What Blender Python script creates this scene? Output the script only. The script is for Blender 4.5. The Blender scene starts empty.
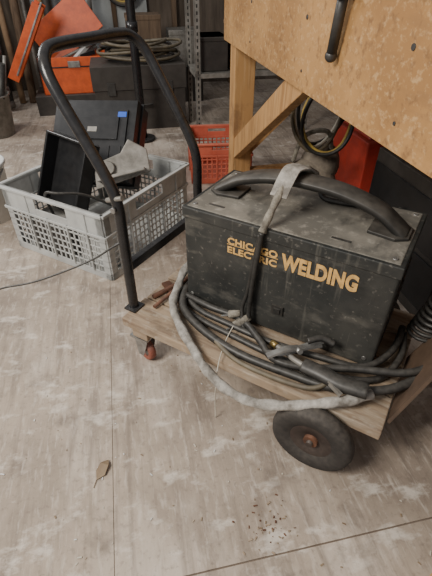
import bpy, bmesh, math, random
from mathutils import Vector, Matrix, Euler
random.seed(7)
R=math.radians
# ---------------------------------------------------------------- materials
def mat(name, c1, c2=None, rough=0.7, metal=0.0, scale=8, detail=8, dust=0.0, dustc=(0.36,0.33,0.29), bump=0.0, stretch=(1,1,1), lo=0.35, hi=0.65, bscale=None):
    m=bpy.data.materials.new(name); m.use_nodes=True
    nt=m.node_tree; N=nt.nodes; L=nt.links
    b=N['Principled BSDF']; b.inputs['Roughness'].default_value=rough; b.inputs['Metallic'].default_value=metal
    tc=N.new('ShaderNodeTexCoord'); mp=N.new('ShaderNodeMapping'); mp.inputs['Scale'].default_value=stretch
    L.new(tc.outputs['Object'],mp.inputs['Vector'])
    c2=c2 or tuple(min(1,x*0.7) for x in c1)
    no=N.new('ShaderNodeTexNoise'); no.inputs['Scale'].default_value=scale; no.inputs['Detail'].default_value=detail; no.inputs['Roughness'].default_value=0.65
    L.new(mp.outputs['Vector'],no.inputs['Vector'])
    cr=N.new('ShaderNodeValToRGB'); cr.color_ramp.elements[0].position=lo; cr.color_ramp.elements[1].position=hi
    cr.color_ramp.elements[0].color=(*c2,1); cr.color_ramp.elements[1].color=(*c1,1)
    L.new(no.outputs['Fac'],cr.inputs['Fac']); out=cr.outputs['Color']
    if dust>0:
        g=N.new('ShaderNodeNewGeometry'); sx=N.new('ShaderNodeSeparateXYZ'); L.new(g.outputs['Normal'],sx.inputs[0])
        mr=N.new('ShaderNodeMapRange'); mr.inputs[1].default_value=-0.3; mr.inputs[2].default_value=0.9; mr.inputs[3].default_value=dust*0.12; mr.inputs[4].default_value=dust
        L.new(sx.outputs['Z'],mr.inputs[0])
        n2=N.new('ShaderNodeTexNoise'); n2.inputs['Scale'].default_value=scale*2.3+3; n2.inputs['Detail'].default_value=9
        L.new(tc.outputs['Object'],n2.inputs['Vector'])
        m2=N.new('ShaderNodeMapRange'); m2.inputs[1].default_value=0.3; m2.inputs[2].default_value=0.65; m2.inputs[3].default_value=0.35; m2.inputs[4].default_value=1.0
        L.new(n2.outputs['Fac'],m2.inputs[0])
        mu=N.new('ShaderNodeMath'); mu.operation='MULTIPLY'; L.new(mr.outputs[0],mu.inputs[0]); L.new(m2.outputs[0],mu.inputs[1])
        mx=N.new('ShaderNodeMixRGB'); L.new(mu.outputs[0],mx.inputs['Fac']); L.new(out,mx.inputs['Color1']); mx.inputs['Color2'].default_value=(*dustc,1)
        out=mx.outputs['Color']
    L.new(out,b.inputs['Base Color'])
    if bump>0:
        nb=N.new('ShaderNodeTexNoise'); nb.inputs['Scale'].default_value=bscale or scale*6; nb.inputs['Detail'].default_value=6
        L.new(mp.outputs['Vector'],nb.inputs['Vector'])
        bp=N.new('ShaderNodeBump'); bp.inputs['Strength'].default_value=bump; bp.inputs['Distance'].default_value=0.004
        L.new(nb.outputs['Fac'],bp.inputs['Height']); L.new(bp.outputs['Normal'],b.inputs['Normal'])
    return m

def layered(name, base, layers, rough=0.85, bump=0.15, bscale=70):
    """layers: (colour, scale, stretch, lo, hi, strength)"""
    m=bpy.data.materials.new(name); m.use_nodes=True; nt=m.node_tree; N=nt.nodes; L=nt.links
    b=N['Principled BSDF']; b.inputs['Roughness'].default_value=rough
    tc=N.new('ShaderNodeTexCoord'); rgb=N.new('ShaderNodeRGB'); rgb.outputs[0].default_value=(*base,1); out=rgb.outputs[0]
    for i,(c,s,st,lo,hi,k) in enumerate(layers):
        mp=N.new('ShaderNodeMapping'); mp.inputs['Scale'].default_value=st; mp.inputs['Location'].default_value=(i*3.7,i*1.3,i*5.1); L.new(tc.outputs['Object'],mp.inputs['Vector'])
        n=N.new('ShaderNodeTexNoise'); n.inputs['Scale'].default_value=s; n.inputs['Detail'].default_value=10; n.inputs['Roughness'].default_value=0.62; L.new(mp.outputs[0],n.inputs['Vector'])
        mr=N.new('ShaderNodeMapRange'); mr.inputs[1].default_value=lo; mr.inputs[2].default_value=hi; mr.inputs[3].default_value=0; mr.inputs[4].default_value=k; L.new(n.outputs['Fac'],mr.inputs[0])
        mx=N.new('ShaderNodeMixRGB'); L.new(mr.outputs[0],mx.inputs['Fac']); L.new(out,mx.inputs['Color1']); mx.inputs['Color2'].default_value=(*c,1); out=mx.outputs['Color']
    L.new(out,b.inputs['Base Color'])
    nb=N.new('ShaderNodeTexNoise'); nb.inputs['Scale'].default_value=bscale; nb.inputs['Detail'].default_value=6; L.new(tc.outputs['Object'],nb.inputs['Vector'])
    bp=N.new('ShaderNodeBump'); bp.inputs['Strength'].default_value=bump; bp.inputs['Distance'].default_value=0.003; L.new(nb.outputs['Fac'],bp.inputs['Height']); L.new(bp.outputs['Normal'],b.inputs['Normal'])
    return m

M={}
M['floor']=layered('floor_plywood',(0.42,0.345,0.275),[((0.22,0.175,0.14),1.7,(1,1,1),0.45,0.60,0.75),((0.60,0.52,0.44),2.6,(1.2,0.6,1),0.50,0.64,0.75),((0.16,0.125,0.10),6,(6,0.4,1),0.50,0.66,0.5),((0.74,0.68,0.60),9,(1,1.8,1),0.56,0.67,0.65),((0.14,0.11,0.09),7,(1,1,1),0.56,0.68,0.6),((0.64,0.57,0.49),24,(3,0.6,1),0.53,0.68,0.5),((0.17,0.135,0.11),70,(1,1,1),0.54,0.70,0.5)],bump=0.3)
M['under']=mat('floor_gap_dirt',(0.24,0.19,0.15),(0.12,0.09,0.07),scale=6)
M['wall']=mat('wall_board',(0.17,0.135,0.105),(0.08,0.063,0.048),0.9,scale=3,stretch=(4,1,0.6))
M['wall2']=mat('wall_panel_pale',(0.58,0.62,0.62),(0.38,0.40,0.40),0.8,scale=3)
M['stud']=mat('stud_wood',(0.20,0.135,0.085),(0.10,0.065,0.042),0.85,scale=8,stretch=(6,6,0.5))
M['part']=layered('bench_particleboard',(0.43,0.235,0.085),[((0.27,0.135,0.045),3,(1,1,1),0.42,0.60,0.75),((0.56,0.37,0.18),55,(1,1,1.5),0.52,0.66,0.55),((0.17,0.085,0.035),38,(1,1,1),0.55,0.67,0.65),((0.20,0.11,0.05),5,(1,0.5,3),0.54,0.68,0.55)],0.75)
M['pine']=layered('bench_pine',(0.47,0.26,0.10),[((0.29,0.145,0.05),5,(7,7,0.6),0.45,0.62,0.8),((0.58,0.38,0.19),9,(9,9,0.7),0.52,0.66,0.5),((0.16,0.085,0.04),6,(1,1,1),0.58,0.69,0.55)],0.75,0.1)
M['deck']=layered('deck_wood',(0.36,0.27,0.185),[((0.18,0.12,0.08),6,(0.6,7,3),0.45,0.62,0.8),((0.50,0.43,0.34),9,(0.8,5,2),0.50,0.64,0.6),((0.09,0.065,0.045),5,(1,1.5,1),0.54,0.66,0.75),((0.48,0.42,0.34),40,(1,1,1),0.56,0.70,0.5)],0.85,0.25)
M['blk']=layered('welder_black_paint',(0.021,0.023,0.022),[((0.065,0.062,0.054),3.0,(1,1,1),0.44,0.64,0.75),((0.14,0.13,0.11),9,(1,1,2.5),0.54,0.68,0.5),((0.008,0.008,0.008),6,(1,1,1),0.5,0.66,0.6),((0.24,0.22,0.19),60,(1,1,1),0.59,0.70,0.55),((0.17,0.16,0.135),4,(9,9,0.8),0.58,0.70,0.55)],0.6,0.08)
M['blktop']=layered('welder_top_dusty',(0.14,0.13,0.11),[((0.32,0.29,0.24),4,(1,1,1),0.42,0.60,0.85),((0.045,0.042,0.038),7,(2,1,1),0.54,0.66,0.7),((0.42,0.385,0.33),35,(1,1,1),0.54,0.70,0.6)],0.8,0.15)
M['blkp']=mat('handle_black_plastic',(0.012,0.012,0.012),(0.007,0.007,0.007),0.5,scale=12,dust=0.32,dustc=(0.3,0.27,0.23))
M['hblk']=mat('tube_black_paint',(0.010,0.011,0.014),(0.006,0.006,0.007),0.26,scale=25,dust=0.12,dustc=(0.3,0.28,0.26))
M['orange']=mat('logo_orange',(0.74,0.45,0.15),(0.42,0.25,0.09),0.6,scale=40,lo=0.3,hi=0.55)
M['rub']=mat('cable_rubber',(0.013,0.013,0.013),(0.007,0.007,0.007),0.45,scale=30,dust=0.25,dustc=(0.28,0.26,0.23))
M['tire']=mat('tire_rubber',(0.024,0.022,0.021),(0.013,0.012,0.012),0.8,scale=30,dust=0.4,dustc=(0.22,0.19,0.16))
M['hub']=mat('hub_dark',(0.05,0.035,0.03),(0.028,0.02,0.018),0.6,0.2,scale=30,dust=0.35,dustc=(0.24,0.2,0.17))
M['tape']=mat('tape_wrap_grey',(0.50,0.475,0.43),(0.17,0.155,0.135),0.8,scale=26,bump=0.8,bscale=70)
M['cloth']=mat('dusty_wrap',(0.36,0.33,0.27),(0.12,0.105,0.085),0.9,scale=35,bump=0.6)
M['rust']=mat('rusty_steel',(0.20,0.09,0.05),(0.09,0.045,0.03),0.7,0.3,scale=25,bump=0.2)
M['steel']=mat('worn_steel',(0.42,0.42,0.40),(0.25,0.24,0.23),0.4,0.7,scale=30)
M['crate']=mat('crate_grey_plastic',(0.54,0.56,0.55),(0.36,0.37,0.365),0.5,scale=9,dust=0.25,dustc=(0.58,0.54,0.48))
M['redp']=mat('red_plastic',(0.55,0.04,0.02),(0.36,0.03,0.018),0.5,scale=9,dust=0.15)
M['salm']=mat('faded_red_plastic',(0.66,0.13,0.07),(0.50,0.085,0.045),0.6,scale=9,dust=0.35,dustc=(0.6,0.35,0.26))
M['ored']=mat('orange_red_paint',(0.80,0.13,0.025),(0.55,0.08,0.018),0.45,scale=12,dust=0.1)
M['dark']=mat('dark_plastic',(0.010,0.011,0.013),(0.006,0.006,0.007),0.28,scale=12,dust=0.09,dustc=(0.28,0.27,0.26))
M['brown']=mat('dark_brown_case',(0.04,0.033,0.028),(0.022,0.018,0.016),0.6,scale=8,dust=0.18)
M['olive']=mat('hose_olive',(0.14,0.11,0.06),(0.07,0.055,0.033),0.6,scale=15,dust=0.3)
M['blue']=mat('blue_label',(0.02,0.12,0.65),None,0.5)
M['white']=mat('white_plastic',(0.72,0.72,0.70),(0.6,0.6,0.57),0.5,scale=10)
M['greym']=mat('grey_metal',(0.36,0.34,0.31),(0.17,0.16,0.14),0.5,0.3,scale=14)
M['dgrey']=mat('dark_grey_metal',(0.09,0.088,0.085),(0.05,0.048,0.045),0.45,0.5,scale=14)
M['card']=mat('cardboard',(0.36,0.24,0.14),(0.24,0.155,0.09),0.85,scale=8)
M['brownp']=mat('brown_sheet',(0.13,0.082,0.052),(0.07,0.045,0.03),0.7,scale=12)
M['casterw']=mat('caster_red_poly',(0.35,0.09,0.05),(0.2,0.06,0.04),0.6,scale=20,dust=0.2)
M['string']=mat('string_white',(0.65,0.6,0.5))
M['leaf']=mat('dry_leaf',(0.32,0.24,0.15),(0.18,0.12,0.07))
M['brass']=mat('brass',(0.5,0.36,0.14),None,0.4,0.8)
M['canvas']=mat('canvas_bag',(0.30,0.255,0.20),(0.11,0.09,0.07),0.9,scale=10,bump=0.5)
M['yel']=mat('yellow_strap',(0.6,0.42,0.10),(0.4,0.28,0.08),0.7)
M['mask']=mat('masking_tape',(0.55,0.47,0.35),(0.42,0.35,0.25),0.8)

# ---------------------------------------------------------------- builder
def cr_smooth(pts,n=6,closed=False):
    P=[Vector(p) for p in pts]
    if n<=1 or len(P)<3: return P
    out=[]; k=len(P)
    rng=k if closed else k-1
    for i in range(rng):
        if closed: a,b,c,d=P[(i-1)%k],P[i],P[(i+1)%k],P[(i+2)%k]
        else: a,b,c,d=P[max(i-1,0)],P[i],P[i+1],P[min(i+2,k-1)]
        for j in range(n):
            t=j/n
            out.append(0.5*((2*b)+(c-a)*t+(2*a-5*b+4*c-d)*t*t+(3*b-a-3*c+d)*t**3))
    if not closed: out.append(P[-1])
    return out

class Bd:
    def __init__(s): s.bm=bmesh.new(); s.m=[]
    def mi(s,k):
        if k not in s.m: s.m.append(k)
        return s.m.index(k)
    def _set(s,verts,k,smooth=False):
        i=s.mi(k)
        for f in {f for v in verts for f in v.link_faces}:
            f.material_index=i; f.smooth=smooth
    def box(s,c,d,k,rot=(0,0,0),top=None):
        mt=Matrix.Translation(Vector(c))@Euler(rot).to_matrix().to_4x4()@Matrix.Diagonal((d[0],d[1],d[2],1))
        r=bmesh.ops.create_cube(s.bm,size=1)
        if top:
            for v in r['verts']:
                if v.co.z>0: v.co.x*=top[0]; v.co.y*=top[1]
        bmesh.ops.transform(s.bm,matrix=mt,verts=r['verts']); s._set(r['verts'],k)
    def span(s,a,b,k,**kw):
        s.box([(a[i]+b[i])/2 for i in range(3)],[abs(b[i]-a[i]) for i in range(3)],k,**kw)
    def bar(s,p1,p2,w,h,k,up=(0,0,1)):
        p1=Vector(p1);p2=Vector(p2);d=p2-p1;x=d.normalized();y=Vector(up).cross(x).normalized();z=x.cross(y)
        mt=Matrix.Translation((p1+p2)/2)@Matrix((x,y,z)).transposed().to_4x4()@Matrix.Diagonal((d.length,w,h,1))
        r=bmesh.ops.create_cube(s.bm,size=1); bmesh.ops.transform(s.bm,matrix=mt,verts=r['verts']); s._set(r['verts'],k)
    def sweep(s,pts,sec,k,n=6,closed=False,smooth=True,up=None,scales=None):
        P=cr_smooth(pts,n,closed); m=len(P); rings=[]
        T=[]
        for i in range(m):
            if closed: t=P[(i+1)%m]-P[i-1]
            else: t=P[min(i+1,m-1)]-P[max(i-1,0)]
            T.append(t.normalized() if t.length>1e-9 else Vector((0,0,1)))
        nrm=Vector((0,0,1)) if abs(T[0].z)<0.9 else Vector((1,0,0))
        nrm=(nrm-T[0]*nrm.dot(T[0])).normalized()
        for i in range(m):
            if up: nrm=Vector(up)
            nn=nrm-T[i]*nrm.dot(T[i])
            nrm=nn.normalized() if nn.length>1e-6 else nrm
            bn=T[i].cross(nrm)
            sc=1 if not scales else scales(i/(m-1))
            rings.append([s.bm.verts.new(P[i]+(nrm*a+bn*b)*sc) for a,b in sec])
        q=len(sec); ii=s.mi(k)
        for i in range(m if closed else m-1):
            A=rings[i];C=rings[(i+1)%m]
            for j in range(q):
                f=s.bm.faces.new((A[j],A[(j+1)%q],C[(j+1)%q],C[j])); f.material_index=ii; f.smooth=smooth
        if not closed:
            for rg in (rings[0][::-1],rings[-1]):
                f=s.bm.faces.new(rg); f.material_index=ii
    def tube(s,pts,r,k,n=6,seg=10,closed=False,scales=None):
        s.sweep(pts,[(r*math.cos(2*math.pi*j/seg),r*math.sin(2*math.pi*j/seg)) for j in range(seg)],k,n,closed,scales=scales)
    def cyl(s,p1,p2,r,k,r2=None,seg=20):
        p1=Vector(p1);p2=Vector(p2); d=p2-p1
        mt=Matrix.Translation((p1+p2)/2)@d.to_track_quat('Z','Y').to_matrix().to_4x4()
        g=bmesh.ops.create_cone(s.bm,cap_ends=True,segments=seg,radius1=r,radius2=r if r2 is None else r2,depth=d.length)
        bmesh.ops.transform(s.bm,matrix=mt,verts=g['verts']); s._set(g['verts'],k)
        for f in {f for v in g['verts'] for f in v.link_faces}:
            if len(f.verts)==4: f.smooth=True
    def sph(s,c,r,k,sc=(1,1,1)):
        g=bmesh.ops.create_uvsphere(s.bm,u_segments=16,v_segments=10,radius=r)
        bmesh.ops.transform(s.bm,matrix=Matrix.Translation(Vector(c))@Matrix.Diagonal((*sc,1)),verts=g['verts']); s._set(g['verts'],k,True)
    def lathe(s,prof,o,axis,k,seg=40):
        o=Vector(o); q=Vector(axis).to_track_quat('Z','Y'); rings=[]
        for r,h in prof:
            rings.append([s.bm.verts.new(o+q@Vector((r*math.cos(2*math.pi*j/seg),r*math.sin(2*math.pi*j/seg),h))) for j in range(seg)])
        ii=s.mi(k)
        for a in range(len(rings)-1):
            for j in range(seg):
                f=s.bm.faces.new((rings[a][j],rings[a][(j+1)%seg],rings[a+1][(j+1)%seg],rings[a+1][j])); f.material_index=ii; f.smooth=True
    def poly(s,pts,off,k):
        off=Vector(off); a=[s.bm.verts.new(Vector(p)) for p in pts]; b=[s.bm.verts.new(Vector(p)+off) for p in pts]
        n=len(a); fs=[s.bm.faces.new(a[::-1]),s.bm.faces.new(b)]
        for i in range(n): fs.append(s.bm.faces.new((a[i],a[(i+1)%n],b[(i+1)%n],b[i])))
        ii=s.mi(k)
        for f in fs: f.material_index=ii
    def obj(s,name,parent=None,loc=(0,0,0),rz=0,rot=None,bevel=0,seg=2):
        bmesh.ops.recalc_face_normals(s.bm,faces=s.bm.faces[:])
        me=bpy.data.meshes.new(name); s.bm.to_mesh(me); s.bm.free()
        for k in s.m: me.materials.append(M[k])
        o=bpy.data.objects.new(name,me); bpy.context.scene.collection.objects.link(o)
        o.location=loc; o.rotation_euler=rot if rot else (0,0,rz)
        if parent: o.parent=parent
        if bevel:
            b=o.modifiers.new('bevel','BEVEL'); b.width=bevel; b.segments=seg; b.limit_method='ANGLE'; b.angle_limit=R(50)
        return o
def empty(name,loc=(0,0,0),rz=0):
    e=bpy.data.objects.new(name,None); bpy.context.scene.collection.objects.link(e); e.location=loc; e.rotation_euler=(0,0,rz); e.empty_display_size=0.1
    return e

RA=R(11.77)      # room rotation
CA=R(-30.67)     # cart rotation
def rm(x,y,z=0): return (x*math.cos(RA)-y*math.sin(RA), x*math.sin(RA)+y*math.cos(RA), z)

# ---------------------------------------------------------------- room
b=Bd()
b.span((-3.2,-2.2,-0.05),(3.2,5.4,-0.004),'under')
xs=[-3.2,-2.594,-1.374,-0.154,1.066,2.286,3.2]; ys=[-2.2,0.354,2.794,5.4]
for i in range(len(xs)-1):
    for j in range(len(ys)-1):
        b.span((xs[i]+0.0008,ys[j]+0.002,-0.03),(xs[i+1]-0.0008,ys[j+1]-0.002,0),'floor')
b.obj('floor',rz=RA)
b=Bd()
b.span((-3.2,5.15,-0.03),(3.2,5.25,2.6),'wall')
for i in range(9):
    x=-3.0+i*0.6; b.span((x,5.06,0.0),(x+0.045,5.15,2.6),'stud')
b.span((-0.75,5.08,0.15),(0.35,5.115,2.4),'wall2')
b.obj('wall_back',rz=RA)
b=Bd(); b.span((2.3,-0.5,-0.03),(2.4,5.15,2.6),'wall')
for i in range(8):
    y=-0.3+i*0.62; b.span((2.21,y,0),(2.3,y+0.045,2.6),'stud')
b.obj('wall_right',rz=RA)
b=Bd(); b.span((-3.2,1.6,-0.03),(-3.1,5.15,2.6),'wall'); b.obj('wall_left',rz=RA)

# ---------------------------------------------------------------- workbench (room frame)
bench=empty('workbench',(0,0,0),RA)
b=Bd()
b.span((0.51,0.12,0.80),(0.535,2.26,1.075),'part')
b.span((0.535,2.235,0.80),(1.50,2.26,1.075),'part')
b.span((1.475,0.12,0.80),(1.50,2.26,1.075),'part')
b.span((0.47,0.08,1.075),(1.55,2.30,1.11),'part')
for y in (0.30,0.75,1.25,1.8): b.cyl((0.511,y,0.98),(0.508,y,0.98),0.006,'dgrey',seg=12); b.cyl((0.511,y,0.85),(0.508,y,0.85),0.004,'dgrey',seg=12)
b.obj('top_and_apron',bench)
b=Bd()
for (x,y) in ((0.536,2.13),(1.37,2.13),(0.536,0.14),(1.37,0.14)):
    b.span((x,y,0.0),(x+0.10,y+0.10,1.07),'pine')
b.span((0.64,2.15,0.10),(1.37,2.19,0.19),'pine')
b.obj('legs',bench,bevel=0.003)
b=Bd(); b.bar((0.56,2.16,0.30),(0.56,1.30,0.83),0.04,0.09,'pine',up=(0,0,1)); b.bar((0.62,2.20,0.3),(1.15,2.20,0.80),0.04,0.09,'pine'); b.obj('braces',bench,bevel=0.003)
b=Bd(); b.cyl((0.485,1.00,1.07),(0.492,1.035,0.925),0.012,'dgrey'); b.sph((0.492,1.036,0.922),0.0145,'dgrey'); b.cyl((0.51,1.005,1.045),(0.47,1.00,1.045),0.012,'dgrey'); b.obj('vise_handle',bench)

# ---------------------------------------------------------------- cart
C0=(-0.303,0.996,0)
cart=empty('platform_cart',C0,CA)
b=Bd()
wds=[0.0,0.125,0.25,0.375,0.50]
for i in range(4):
    b.span((0.0+0.004*(i%2),wds[i]+0.003,0.168),(0.815,wds[i+1]-0.003,0.20),'deck')
b.span((0.03,0.01,0.13),(0.09,0.49,0.168),'deck'); b.span((0.56,0.03,0.13),(0.64,0.47,0.168),'deck')
b.obj('deck',cart,bevel=0.003)
b=Bd()
H=[(0.0,0.065,0.14),(0.0,0.065,0.30),(0.0,0.065,0.46),(0.0,0.065,0.56),(-0.022,0.065,0.63),(-0.075,0.065,0.72),(-0.135,0.065,0.815),(-0.178,0.072,0.885),(-0.203,0.105,0.922),(-0.21,0.16,0.93),(-0.21,0.265,0.93),(-0.21,0.37,0.93),(-0.203,0.425,0.922),(-0.178,0.458,0.885),(-0.135,0.465,0.815),(-0.075,0.465,0.72),(-0.022,0.465,0.63),(0.0,0.465,0.56),(0.0,0.465,0.46),(0.0,0.465,0.30),(0.0,0.465,0.14)]
b.tube(H,0.0158,'hblk',n=5,seg=16)
b.cyl((-0.035,0.062,0.575),(0.03,0.055,0.60),0.007,'greym')
b.cyl((0.0,0.048,0.56),(0.0,0.04,0.56),0.008,'steel')
b.bar((0.0,0.065,0.36),(0.0,0.465,0.36),0.02,0.03,'hblk')
b.span((-0.02,0.04,0.20),(0.025,0.09,0.206),'hblk'); b.span((-0.02,0.44,0.20),(0.025,0.49,0.206),'hblk')
b.obj('push_handle',cart)
def wheel(b,c,ax,r,w,tm,hm,cap='rust'):
    prof=[(r*0.50,-w*0.28),(r*0.60,-w*0.42),(r*0.70,-w*0.47),(r*0.86,-w*0.5),(r*0.955,-w*0.38),(r,-w*0.12),(r,w*0.12),(r*0.955,w*0.38),(r*0.86,w*0.5),(r*0.70,w*0.47),(r*0.60,w*0.42),(r*0.50,w*0.28)]
    b.lathe(prof,c,ax,tm)
    b.lathe([(0.001,-w*0.15),(r*0.25,-w*0.15),(r*0.32,-w*0.28),(r*0.51,-w*0.30)],c,ax,hm)
    b.lathe([(0.001,w*0.15),(r*0.25,w*0.15),(r*0.32,w*0.28),(r*0.51,w*0.30)],c,ax,hm)
    A=Vector(ax).normalized(); c=Vector(c)
    b.cyl(c-A*w*0.55,c+A*w*0.55,r*0.08,hm); b.cyl(c-A*w*0.36,c+A*w*0.36,r*0.17,cap)
b=Bd(); wheel(b,(0.665,-0.032,0.110),(0,1,0),0.110,0.048,'tire','hub'); b.obj('wheel_1',cart)
b=Bd(); wheel(b,(0.665,0.532,0.110),(0,1,0),0.110,0.048,'tire','hub'); b.cyl((0.665,-0.03,0.110),(0.665,0.53,0.110),0.008,'rust'); b.span((0.65,0.03,0.102),(0.68,0.06,0.17),'rust'); b.span((0.65,0.44,0.102),(0.68,0.47,0.17),'rust'); b.obj('wheel_2',cart)
for n,y in ((1,0.05),(2,0.45)):
    b=Bd(); wheel(b,(0.045,y,0.042),(0.3,1,0),0.042,0.026,'casterw','steel')
    b.poly([(0.015,y-0.022,0.115),(0.075,y-0.022,0.115),(0.055,y-0.03,0.038),(0.035,y-0.03,0.038)],(0,0.003,0),'steel')
    b.poly([(0.015,y+0.022,0.115),(0.075,y+0.022,0.115),(0.055,y+0.03,0.038),(0.035,y+0.03,0.038)],(0,-0.003,0),'steel')
    b.span((0.01,y-0.035,0.112),(0.08,y+0.035,0.120),'steel'); b.cyl((0.045,y,0.12),(0.045,y,0.132),0.02,'steel')
    b.obj('caster_%d'%n,cart)
b=Bd()
b.poly([(0.818,0.05,0.19),(0.818,0.30,0.19),(0.90,0.34,0.40),(0.90,0.15,0.40)],(0.008,0,-0.003),'brownp')
b.obj('end_plate',cart)
b=Bd()
b.cyl((0.03,0.13,0.209),(0.12,0.42,0.214),0.008,'rust'); b.cyl((0.065,0.09,0.209),(0.09,0.38,0.222),0.006,'rust'); b.bar((0.015,0.22,0.205),(0.13,0.16,0.206),0.03,0.008,'rust'); b.bar((0.02,0.30,0.205),(0.12,0.34,0.206),0.04,0.008,'deck')
b.obj('rusty_rods',None,C0,CA)

# ---------------------------------------------------------------- welder
def cartw(x,y,z=0): return (C0[0]+x*math.cos(CA)-y*math.sin(CA), C0[1]+x*math.sin(CA)+y*math.cos(CA), z)
welder=empty('portable_welder',cartw(0.134,0.184,0.2),CA)
b=Bd()
b.span((0,0.0,0.008),(0.605,0.30,0.325),'blk')
b.obj('body',welder,bevel=0.008,seg=3)
b=Bd()
b.span((-0.003,-0.004,0.316),(0.608,0.304,0.349),'blk')
b.span((0.008,0.007,0.345),(0.597,0.293,0.3512),'blktop')
b.obj('lid_cover',welder,bevel=0.006,seg=3)
b=Bd()
for x in (0.03,0.55):
    for y in (0.02,0.26): b.cyl((x+0.01,y+0.01,0.001),(x+0.01,y+0.01,0.012),0.012,'rub')
b.obj('feet',welder)
b=Bd()
hp=[(0.035,0.15,0.352),(0.065,0.15,0.372),(0.12,0.15,0.403),(0.21,0.15,0.427),(0.31,0.15,0.434),(0.41,0.15,0.427),(0.50,0.15,0.403),(0.55,0.15,0.372),(0.575,0.15,0.352)]
sec=[(-0.012,-0.026),(-0.012,0.026),(-0.004,0.034),(0.006,0.034),(0.013,0.024),(0.013,-0.024),(0.006,-0.034),(-0.004,-0.034)]
b.sweep(hp,sec,'blkp',n=6,up=(0,0,1),smooth=True)
b.poly([(0.02,0.12,0.351),(0.05,0.10,0.351),(0.12,0.11,0.351),(0.12,0.19,0.351),(0.05,0.20,0.351),(0.02,0.18,0.351)],(0,0,0.009),'blkp')
b.poly([(0.59,0.12,0.351),(0.56,0.10,0.351),(0.49,0.11,0.351),(0.49,0.19,0.351),(0.56,0.20,0.351),(0.59,0.18,0.351)],(0,0,0.009),'blkp')
b.obj('carry_handle',welder,bevel=0.002)
b=Bd()
for (x,y) in ((0.06,0.045),(0.42,0.045),(0.12,0.26),(0.47,0.26)):
    b.span((x,y-0.004,0.3505),(x+0.05,y+0.004,0.3522),'rub')
for x in (0.025,0.58):
    for y in (0.025,0.275): b.cyl((x,y,0.350),(x,y,0.3535),0.006,'steel',seg=12)
b.span((0.30,-0.007,0.085),(0.335,0.0,0.115),'blkp'); b.span((0.308,-0.011,0.092),(0.327,-0.006,0.108),'rub')
for x in (0.02,0.58): b.cyl((x,0.002,0.04),(x,-0.003,0.04),0.006,'steel',seg=12)
for i in range(7): b.span((0.604,0.06,0.08+i*0.025),(0.6075,0.24,0.088+i*0.025),'rub')
for i in range(7): b.span((-0.0025,0.06,0.08+i*0.025),(0.001,0.24,0.088+i*0.025),'rub')
b.obj('latch_and_vents',welder)
def text(s,x,z,size,sx,off,nm):
    c=bpy.data.curves.new(nm,'FONT'); c.body=s; c.size=size; c.extrude=0.0006; c.offset=off; c.space_character=1.05
    o=bpy.data.objects.new(nm+'_t',c); bpy.context.scene.collection.objects.link(o)
    bpy.context.view_layer.update()
    me=bpy.data.meshes.new_from_object(o.evaluated_get(bpy.context.evaluated_depsgraph_get()))
    bpy.data.objects.remove(o)
    w=max(v.co.x for v in me.vertices)-min(v.co.x for v in me.vertices)
    x0=min(v.co.x for v in me.vertices)
    for v in me.vertices: v.co.x=(v.co.x-x0)*sx/w
    me.materials.clear(); me.materials.append(M['orange'])
    q=bpy.data.objects.new(nm,me); bpy.context.scene.collection.objects.link(q); q.parent=welder
    q.location=(x,-0.0012,z); q.rotation_euler=(R(90),0,0)
text('WELDING',0.312,0.246,0.064,0.205,0.0030,'label_large')
text('CHICAGO',0.148,0.272,0.028,0.152,0.0010,'label_small_upper')
text('ELECTRIC',0.148,0.243,0.028,0.152,0.0010,'label_small_lower')
b=Bd(); b.span((0.146,-0.0012,0.2685),(0.302,0.0005,0.2700),'orange'); b.obj('label_rule',welder)

# power cord w/ plug
b=Bd()
b.tube([(0.30,0.235,0.42),(0.285,0.19,0.450),(0.265,0.13,0.460),(0.266,0.07,0.435),(0.262,0.01,0.385),(0.256,-0.014,0.345)],0.010,'cloth',n=6,scales=lambda t:1+0.12*math.sin(t*40))
b.tube([(0.30,0.235,0.42),(0.315,0.235,0.39),(0.335,0.22,0.365),(0.38,0.225,0.360),(0.45,0.24,0.360)],0.008,'rub')
b.sweep([(0.292,0.22,0.430),(0.280,0.185,0.456),(0.268,0.13,0.470),(0.266,0.09,0.455),(0.264,0.05,0.42)],[(-0.002,-0.024),(0.001,0),(-0.002,0.022),(0.002,0.022),(0.005,0),(0.002,-0.024)],'tape',smooth=False)
b.tube([(0.256,-0.014,0.345),(0.250,-0.016,0.28),(0.240,-0.018,0.17),(0.236,-0.020,0.09),(0.238,-0.028,0.045)],0.0075,'rub')
b.tube([(0.250,-0.012,0.335),(0.240,-0.014,0.26),(0.226,-0.018,0.14),(0.215,-0.026,0.07),(0.24,-0.05,0.02),(0.30,-0.05,0.015)],0.006,'rub')
b.cyl((0.24,-0.028,0.055),(0.205,-0.045,0.018),0.011,'cloth',r2=0.015)
for d in (-0.008,0.008): b.bar((0.205+d*0.5,-0.045+d,0.018),(0.185+d*0.5,-0.058+d,0.004),0.006,0.002,'steel')
b.cyl((0.215,-0.03,0.062),(0.18,-0.035,0.045),0.009,'cloth',r2=0.013)
for d in (-0.006,0.006): b.bar((0.18,-0.035+d,0.046),(0.155,-0.04+d,0.036),0.006,0.002,'steel')
b.obj('power_cord',welder)
b=Bd(); b.tube([(0.205,-0.05,0.03),(0.212,-0.12,0.016),(0.235,-0.200,0.006),(0.245,-0.232,-0.06),(0.24,-0.225,-0.13),(0.243,-0.228,-0.198)],0.0016,'string',seg=6); b.obj('string',welder)

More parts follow.
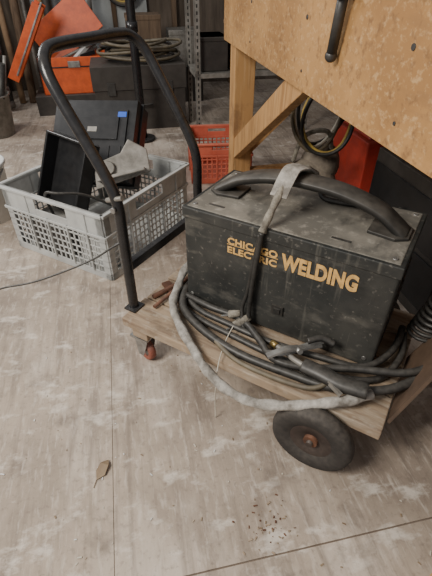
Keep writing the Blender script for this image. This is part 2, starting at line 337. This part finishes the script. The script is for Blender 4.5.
# welding cables (cart frame)
b=Bd()
def c3(l,z=0.212): return [(p[0],p[1],p[2] if len(p)>2 else z) for p in l]
b.tube(c3([(0.10,0.36),(0.095,0.24),(0.13,0.15),(0.22,0.115),(0.36,0.10),(0.50,0.09),(0.64,0.10),(0.76,0.15),(0.80,0.24,0.23),(0.79,0.34,0.24)]),0.0095,'rub')
b.tube(c3([(0.115,0.30,0.22),(0.125,0.20,0.225),(0.20,0.14,0.225),(0.33,0.13,0.222),(0.46,0.125,0.222),(0.60,0.135,0.228),(0.72,0.16,0.23),(0.775,0.24,0.25),(0.78,0.34,0.26)]),0.0095,'rub')
b.tube(c3([(0.11,0.22,0.228),(0.16,0.12,0.232),(0.26,0.07,0.222),(0.40,0.045,0.214),(0.56,0.05,0.214),(0.68,0.06,0.222),(0.80,0.11,0.24),(0.88,0.22,0.26),(0.90,0.36,0.27)]),0.0125,'rub')
b.tube(c3([(0.14,0.17,0.235),(0.24,0.155,0.238),(0.35,0.155,0.236),(0.44,0.10,0.238),(0.50,0.06,0.234),(0.58,0.07,0.236),(0.70,0.12,0.25),(0.84,0.17,0.27),(0.92,0.28,0.3)]),0.0105,'rub')
b.tube(c3([(0.30,0.06,0.222),(0.40,0.02,0.214),(0.52,0.015,0.214),(0.62,0.03,0.216),(0.66,0.06,0.235)]),0.007,'olive')
b.obj('welding_cables',None,C0,CA)
b=Bd()
pts=[]
for i in range(110):
    a=i*0.62; pts.append((0.835+0.042*math.cos(a)+0.0004*i,0.35+0.042*math.sin(a)-0.0002*i,0.25+i*0.0020))
b.tube(pts,0.0058,'rub',n=3,seg=8)
b.obj('coiled_lead',None,C0,CA)
b=Bd()
b.tube([(0.10,0.30,0.30),(0.085,0.24,0.27),(0.09,0.19,0.232),(0.12,0.12,0.228),(0.18,0.06,0.224),(0.285,-0.01,0.214),(0.345,-0.042,0.20),(0.42,-0.062,0.184),(0.50,-0.064,0.184),(0.58,-0.044,0.200),(0.66,-0.010,0.224),(0.72,0.03,0.232),(0.765,0.075,0.236)],0.0135,'tape',n=8,seg=12,scales=lambda t:1+0.10*math.sin(t*90)+0.07*math.sin(t*37))
b.obj('tape_wrapped_hose',None,C0,CA)
b=Bd()
b.sweep([(0.49,0.035,0.262),(0.53,0.075,0.276),(0.56,0.105,0.268),(0.60,0.150,0.262)],[(-0.002,-0.010),(-0.002,0.010),(0.003,0.008),(0.003,-0.008)],'steel',up=(0,0,1),smooth=False)
b.sweep([(0.48,0.055,0.250),(0.525,0.085,0.250),(0.56,0.115,0.262),(0.60,0.158,0.270)],[(-0.002,-0.010),(-0.002,0.010),(0.003,0.008),(0.003,-0.008)],'steel',up=(0,0,1),smooth=False)
b.cyl((0.545,0.105,0.262),(0.565,0.085,0.272),0.008,'steel')
b.tube([(0.57,0.12,0.285),(0.60,0.145,0.29),(0.635,0.15,0.28)],0.009,'rub')
b.obj('ground_clamp',None,C0,CA)
b=Bd()
b.sweep([(0.585,0.065,0.250),(0.63,0.058,0.256),(0.69,0.05,0.258),(0.755,0.055,0.262)],[(0.017*math.cos(a),0.024*math.sin(a)) for a in [k*math.pi/5 for k in range(10)]],'rub',up=(0,0,1))
b.tube([(0.585,0.065,0.25),(0.55,0.075,0.248),(0.52,0.10,0.236),(0.49,0.11,0.232)],0.008,'greym')
b.cyl((0.49,0.11,0.232),(0.47,0.12,0.229),0.010,'brass')
b.bar((0.66,0.035,0.262),(0.70,0.020,0.250),0.008,0.012,'greym')
b.obj('welding_gun',None,C0,CA)

# ---------------------------------------------------------------- crates
def lattice_crate(name,loc,rz,sx,sy,h,k,nx,ny,nz,band=0.10):
    b=Bd(); t=0.006
    b.span((0,0,0),(sx,sy,t),k)
    def side(L,axis,pos,sgn,n):
        def P(u,w): return (u,pos+sgn*w) if axis=='x' else (pos+sgn*w,u)
        def sp(u0,u1,z0,z1,w0=0,w1=t):
            a=P(u0,w0); c=P(u1,w1); b.span((a[0],a[1],z0),(c[0],c[1],z1),k)
        hw=L*0.16
        sp(0,L/2-hw,h-band,h); sp(L/2+hw,L,h-band,h); sp(L/2-hw,L/2+hw,h-band,h-band+0.03); sp(L/2-hw,L/2+hw,h-0.022,h)
        sp(-0.012,L+0.012,h-0.012,h,-0.002,0.020)
        sp(-0.008,L+0.008,h-band-0.012,h-band,-0.001,0.012)
        sp(0,L,0,0.035); sp(0,0.035,0,h); sp(L-0.035,L,0,h)
        zt=h-band
        for i in range(1,n):
            u=0.035+(L-0.07)*i/n; sp(u-0.004,u+0.004,0.03,zt)
            if i%4==0:
                sp(u-0.004,u+0.004,0.03,zt,0,0.014)
                if abs(u-L/2)>hw: sp(u-0.005,u+0.005,h-band,h-0.01,0,0.012)
        for j in range(1,nz):
            z=0.035+(zt-0.035)*j/nz; sp(0,L,z-0.0035,z+0.0035)
    side(sx,'x',0,-1,nx); side(sx,'x',sy,1,nx); side(sy,'y',0,-1,ny); side(sy,'y',sx,1,ny)
    return b.obj(name,None,loc,rz,bevel=0.0015,seg=1)
KC=(-0.447,1.46)
KA=R(-29.5)
lattice_crate('plastic_crate',(KC[0]-0.58*math.cos(KA),KC[1]-0.58*math.sin(KA),0.0),KA,0.58,0.60,0.32,'crate',18,18,6)
rc=rm(0.36,2.44); lattice_crate('milk_crate',(rc[0],rc[1],0),R(5),0.36,0.34,0.25,'salm',10,10,5,band=0.07)
def kr(x,y,z):
    return (KC[0]+x*math.cos(KA)-y*math.sin(KA), KC[1]+x*math.sin(KA)+y*math.cos(KA), z)
b=Bd()
b.span((0,0,0),(0.44,0.135,0.40),'dark')
b.span((-0.008,0.055,-0.008),(0.448,0.068,0.408),'dark')
b.span((0.04,-0.010,0.05),(0.40,0.0,0.35),'dark')
b.span((0.08,-0.018,0.20),(0.36,-0.008,0.31),'dark')
for i in range(6): b.span((0.07+i*0.06,-0.014,0.07),(0.085+i*0.06,-0.008,0.17),'dark')
for x in (0.06,0.35): b.span((x,0.035,0.398),(x+0.03,0.09,0.416),'dark')
b.span((0.35,-0.0125,0.312),(0.395,-0.0095,0.338),'blue'); b.span((0.20,-0.0195,0.235),(0.25,-0.0175,0.26),'greym')
b.obj('tool_case',None,kr(-0.62,0.28,0.235),rot=(R(-40),R(-3),KA+R(16)),bevel=0.008)
b=Bd()
b.span((0,0,0),(0.26,0.012,0.32),'dark')
for a,c in (((0,-0.07,0),(0.012,0,0.32)),((0.248,-0.07,0),(0.26,0,0.32)),((0,-0.07,0),(0.26,0,0.012)),((0,-0.07,0.308),(0.26,0,0.32))): b.span(a,c,'dark')
b.obj('plastic_tray',None,kr(-0.545,0.195,0.175),rot=(R(-24),R(4),KA+R(-4)),bevel=0.004)
b=Bd()
b.poly([(0,0,0),(0.26,0,0.02),(0.27,0,0.12),(0.20,0,0.18),(0.15,0,0.13),(0.02,0,0.11)],(0,0.02,0),'greym')
b.span((0.02,-0.06,0.03),(0.24,0.0,0.045),'greym'); b.cyl((0.08,-0.02,0.08),(0.08,0.04,0.08),0.03,'greym')
b.obj('metal_bracket',None,kr(-0.25,0.24,0.27),rot=(R(-25),R(-10),R(12)),bevel=0.004)
b=Bd(); b.span((0,0,0),(0.16,0.10,0.20),'white'); b.cyl((0.08,0.05,0.20),(0.08,0.05,0.225),0.025,'white'); b.obj('white_jug',None,kr(-0.20,0.04,0.008),KA,bevel=0.015,seg=3)
b=Bd(); b.span((0,0,0),(0.24,0.14,0.15),'brown'); b.span((0.0,0.0,0.15),(0.24,0.14,0.16),'greym'); b.obj('parts_box',None,kr(-0.50,0.02,0.008),KA,bevel=0.006)
b=Bd(); b.tube([kr(-0.34,0.05,0.20),kr(-0.30,0.0,0.335),kr(-0.24,0.02,0.345),kr(-0.18,0.10,0.32),kr(-0.12,0.2,0.24)],0.006,'rub'); b.obj('extension_cord')

b=Bd(); b.tube([(-0.27,1.045,0.455),(-0.30,1.04,0.440),(-0.36,1.04,0.40),(-0.45,1.03,0.362),(-0.56,1.02,0.325),(-0.68,1.02,0.295),(-0.85,1.05,0.20),(-1.05,1.1,0.05),(-1.15,1.15,0.004)],0.003,'rub',seg=8); b.obj('loose_wire')

# ---------------------------------------------------------------- background
tx=empty('open_toolbox',(-1.50,3.95,0),R(14))
b=Bd()
b.span((0,0,0.16),(0.60,0.01,0.45),'ored'); b.span((0,0.29,0.16),(0.60,0.30,0.45),'ored'); b.span((0,0,0.16),(0.01,0.3,0.45),'ored'); b.span((0.59,0,0.16),(0.60,0.3,0.45),'ored'); b.span((0,0,0.16),(0.60,0.3,0.17),'ored')
b.span((0.02,0.02,0.17),(0.58,0.28,0.35),'rub')
b.span((0.0,-0.006,0.37),(0.60,0.0,0.38),'dark'); b.span((0.24,-0.012,0.37),(0.34,0,0.42),'steel')
b.obj('body',tx,bevel=0.004)
b=Bd()
b.box((-0.06,0.10,0.56),(0.62,0.22,0.012),'ored',rot=(0,R(-58),0)); b.box((-0.06,-0.01,0.56),(0.62,0.012,0.09),'ored',rot=(0,R(-58),0)); b.box((-0.06,0.21,0.56),(0.62,0.012,0.09),'ored',rot=(0,R(-58),0))
b.box((-0.025,-0.02,0.585),(0.60,0.012,0.014),'steel',rot=(0,R(-58),0))
b.box((0.26,0.32,0.62),(0.56,0.012,0.34),'ored',rot=(R(-14),R(-34),0))
b.obj('lid',tx,bevel=0.003)
b=Bd(); b.cyl((0.1,0.1,0.36),(0.5,0.2,0.49),0.015,'steel'); b.cyl((0.05,0.2,0.36),(0.45,0.12,0.52),0.012,'greym'); b.bar((0.15,0.22,0.37),(0.5,0.22,0.49),0.03,0.02,'dark'); b.bar((0.1,0.08,0.38),(0.48,0.1,0.47),0.05,0.03,'dark'); b.bar((0.3,0.05,0.42),(0.52,0.24,0.58),0.04,0.03,'white'); b.obj('tools',tx)
b=Bd(); b.span((-0.08,-0.04,0),(0.68,0.36,0.16),'brown'); b.obj('low_shelf',None,(-1.50,3.95,0),R(14),bevel=0.004)
b=Bd()
b.span((0,0,0.0),(0.70,0.42,0.30),'brown'); b.span((-0.01,-0.01,0.305),(0.71,0.43,0.47),'brown')
for x in (0.10,0.54): b.span((x,-0.02,0.27),(x+0.06,-0.008,0.36),'dgrey')
b.tube([(0.28,-0.02,0.2),(0.28,-0.045,0.2),(0.42,-0.045,0.2),(0.42,-0.02,0.2)],0.008,'rub',n=4)
b.obj('storage_trunk',None,(-0.93,3.46,0),R(12),bevel=0.012,seg=3)
b=Bd()
for i in range(9):
    r=0.20+0.03*math.sin(i*2.1); pts=[(r*1.35*math.cos(a)+0.03*math.sin(i*3),r*0.75*math.sin(a)+0.03*math.cos(i*2),0.012+i*0.013+0.012*math.sin(2*a+i)+0.01) for a in [k*math.pi/8 for k in range(16)]]
    b.tube(pts,0.011,'olive' if i%3 else 'rub',n=3,closed=True,seg=8)
b.obj('hose_coil',None,(-0.60,3.74,0.475),R(10))
b=Bd()
for (x,y) in ((0,0),(0.9,0),(0,0.4),(0.9,0.4)):
    s=1 if x==0 else -1
    b.span((x,y,0),(x+s*0.035,y+0.003,1.7),'greym'); b.span((x,y,0),(x+s*0.003,y+0.035,1.7),'greym')
    for i in range(40): b.span((x+s*0.012,y-0.001,0.05+i*0.04),(x+s*0.022,y+0.0,0.07+i*0.04),'rub')
for z in (0.42,0.95,1.5): b.span((0,0,z),(0.9,0.4,z+0.03),'greym')
b.obj('steel_shelving',None,(-0.145,3.33,0),RA)
b=Bd()
for i,(x,w,h,k) in enumerate(((0.05,0.2,0.22,'brown'),(0.28,0.16,0.3,'card'),(0.47,0.22,0.18,'canvas'),(0.71,0.15,0.26,'greym'))):
    b.span((x,0.06,0.0),(x+w,0.34,h),k); b.span((x-0.004,0.055,h-0.03),(x+w+0.004,0.345,h),k)
b.obj('storage_boxes',None,(-0.145,3.33,0.452),RA,bevel=0.006)
b=Bd()
b.tube([(0,0,0.01),(0,0,0.5),(0,0.005,0.9),(-0.005,0.02,1.4),(-0.01,0.03,1.7)],0.030,'hblk',n=4,seg=14); b.cyl((0,0,0),(0,0,0.02),0.09,'hblk'); b.cyl((0,0,0.72),(0,0,0.78),0.038,'hblk')
b.obj('steel_post',None,(-0.56,3.28,0))
b=Bd()
b.lathe([(0.001,0.0),(0.13,0.0),(0.16,0.30),(0.168,0.30),(0.168,0.29),(0.155,0.285),(0.128,0.012),(0.001,0.012)],(0,0,0),(0,0,1),'greym')
for i in range(9):
    a=i*0.7; b.cyl((0.06*math.cos(a),0.06*math.sin(a),0.02),(0.16*math.cos(a+0.4)+0.05,0.14*math.sin(a+0.4),0.55+0.12*math.sin(i*2)),0.012+0.006*(i%3),('greym','rust','rub')[i%3],seg=10)
b.obj('scrap_bucket',None,(-1.74,3.40,0))
b=Bd()
for i in range(8):
    z=0.035+0.072*i; b.cyl((-0.1+0.03*(i%3),0.02+0.05*(i%2),z),(0.30-0.02*(i%2),0.22-0.04*(i%3),z+0.015),0.032-0.003*(i%3),('greym','dgrey','steel','rust')[i%4])
b.obj('pipe_pile',None,(-2.08,3.80,0),R(18))
b=Bd()
for i in range(12):
    b.cyl((-0.2+0.10*i,0.0,0.0),(-0.28+0.11*i+0.05*math.sin(i*3),0.40,1.5+0.3*math.sin(i*1.7)),0.018+0.010*(i%3),('stud','greym','pine','brown','card')[i%5],seg=12)
b.obj('leaning_poles',None,rm(-1.15,4.62),RA)
b=Bd()
for i,(x,w,d,h,k) in enumerate(((0,0.38,0.28,0.42,'card'),(0.42,0.30,0.28,0.30,'brown'),(0.05,0.3,0.25,0.30,'stud'),(0.42,0.28,0.24,0.30,'greym'))):
    z=0 if i<2 else (0.425 if i==2 else 0.305)
    b.span((x,0,z),(x+w,d,z+h),k); b.span((x-0.004,-0.004,z+h-0.04),(x+w+0.004,d+0.004,z+h),k)
b.obj('stacked_boxes',None,rm(0.06,4.35),RA,bevel=0.005)
b=Bd()
for i in range(5):
    pts=[((0.16+0.012*i)*math.cos(a),-0.02-0.018*i,(0.24+0.015*i)*math.sin(a)) for a in [k*math.pi/8 for k in range(16)]]
    b.tube(pts,0.011,('olive','rub','yel')[i%3],n=3,closed=True,seg=8)
b.cyl((0,0.04,0.22),(0,-0.13,0.24),0.012,'steel')
b.obj('wall_hung_hose',None,rm(0.12,5.04,1.05),RA)
b=Bd(); b.lathe([(0.001,0),(0.12,0),(0.14,0.30),(0.15,0.30),(0.15,0.285),(0.136,0.28),(0.118,0.012),(0.001,0.012)],(0,0,0),(0,0,1),'white'); b.tube([(-0.145,0,0.27),(-0.11,-0.10,0.20),(0,-0.15,0.17),(0.11,-0.10,0.20),(0.145,0,0.27)],0.004,'steel'); b.obj('plastic_bucket',None,(-1.22,2.04,0))
# under bench
b=Bd()
b.span((0,0,0),(0.24,0.34,0.46),'redp'); b.box((0.12,0.17,0.50),(0.20,0.28,0.08),'redp',top=(0.6,0.6)); b.tube([(0.12,0.05,0.52),(0.12,0.08,0.59),(0.12,0.26,0.59),(0.12,0.29,0.52)],0.014,'redp'); b.cyl((0.12,0.0,0.50),(0.12,-0.07,0.58),0.02,'rub')
b.obj('fuel_can',None,rm(1.04,1.68),RA,bevel=0.015,seg=3)
b=Bd(); b.span((0,0,0),(0.4,0.55,0.50),'brown'); b.span((-0.008,0.01,0.05),(0.0,0.54,0.24),'dark'); b.span((-0.008,0.01,0.26),(0.0,0.54,0.45),'dark'); b.cyl((-0.02,0.2,0.35),(-0.02,0.3,0.35),0.008,'steel')
b.obj('drawer_box',None,rm(1.00,0.98),RA,bevel=0.005)
b=Bd()
b.sph((0,0,0.20),0.15,'canvas',(1,0.8,1.3)); b.sph((0.05,0.03,0.36),0.09,'canvas',(1,1,1.1)); b.tube([(-0.08,0,0.38),(-0.05,-0.03,0.50),(0.05,-0.03,0.52),(0.09,0,0.40)],0.01,'cloth')
b.obj('canvas_bag',None,(0.43,1.86,0))
b=Bd()
for i in range(5):
    pts=[(0.11*math.cos(a)+0.02*math.sin(i*2),0.03*i+0.02*math.sin(a*2+i),0.15*math.sin(a)) for a in [k*math.pi/7 for k in range(14)]]
    b.tube(pts,0.008,('rub','yel','olive','string')[i%4],n=3,closed=True,seg=8)
b.cyl((0,-0.02,0.15),(0,0.2,0.15),0.012,'steel')
b.obj('hanging_cable_loops',bench,(0.80,1.62,0.60))

# ---------------------------------------------------------------- floor litter
b=Bd(); b.poly([(0,0,0.002),(0.02,-0.012,0.006),(0.045,-0.004,0.012),(0.06,0.01,0.004),(0.04,0.02,0.010),(0.018,0.018,0.003)],(0,0,0.001),'leaf'); b.tube([(0,0,0.003),(-0.02,-0.008,0.002)],0.001,'leaf',n=1); b.obj('dry_leaf',None,(-0.32,0.57,0),R(60))
b=Bd()
for i in range(160):
    x=random.uniform(-0.6,0.6); y=random.uniform(0.15,1.1); s=random.uniform(0.0012,0.0035)
    b.box((x,y,0.001+s*0.25),(s*random.uniform(1,4),s,s*0.5),random.choice(['leaf','deck','string','white']),rot=(0,0,random.uniform(0,3)))
for i in range(50):
    x=0.13+random.gauss(0,0.035); y=0.46+random.gauss(0,0.03); s=random.uniform(0.0012,0.004)
    b.box((x,y,0.001+s*0.25),(s*random.uniform(1,3.5),s,s*0.5),random.choice(['leaf','deck','rust']),rot=(0,0,random.uniform(0,3)))
b.obj('floor_debris')

# ---------------------------------------------------------------- lights / world / camera
w=bpy.data.worlds.new('World'); bpy.context.scene.world=w; w.use_nodes=True
bg=w.node_tree.nodes['Background']; bg.inputs[0].default_value=(0.95,0.96,1.0,1); bg.inputs[1].default_value=0.36
def area(n,loc,tgt,size,e,col):
    l=bpy.data.lights.new(n,'AREA'); l.shape='RECTANGLE'; l.size=size[0]; l.size_y=size[1]; l.energy=e; l.color=col
    o=bpy.data.objects.new(n,l); bpy.context.scene.collection.objects.link(o); o.location=loc
    o.rotation_euler=(Vector(tgt)-Vector(loc)).to_track_quat('-Z','Y').to_euler()
area('doorway_daylight',(-1.7,-0.3,2.3),(0,1.0,0.1),(1.0,1.0),96,(1,0.94,0.85))
area('window_daylight',(-2.6,2.6,2.2),(0,1.5,0.2),(1.2,0.9),48,(1.0,0.98,0.95))
cam=bpy.data.cameras.new('camera'); co=bpy.data.objects.new('camera',cam); bpy.context.scene.collection.objects.link(co)
co.location=(0,0,1.1); co.rotation_euler=(R(52),0,0)
cam.sensor_fit='VERTICAL'; cam.sensor_height=36; cam.lens=420/576*36; cam.clip_start=0.02
bpy.context.scene.camera=co
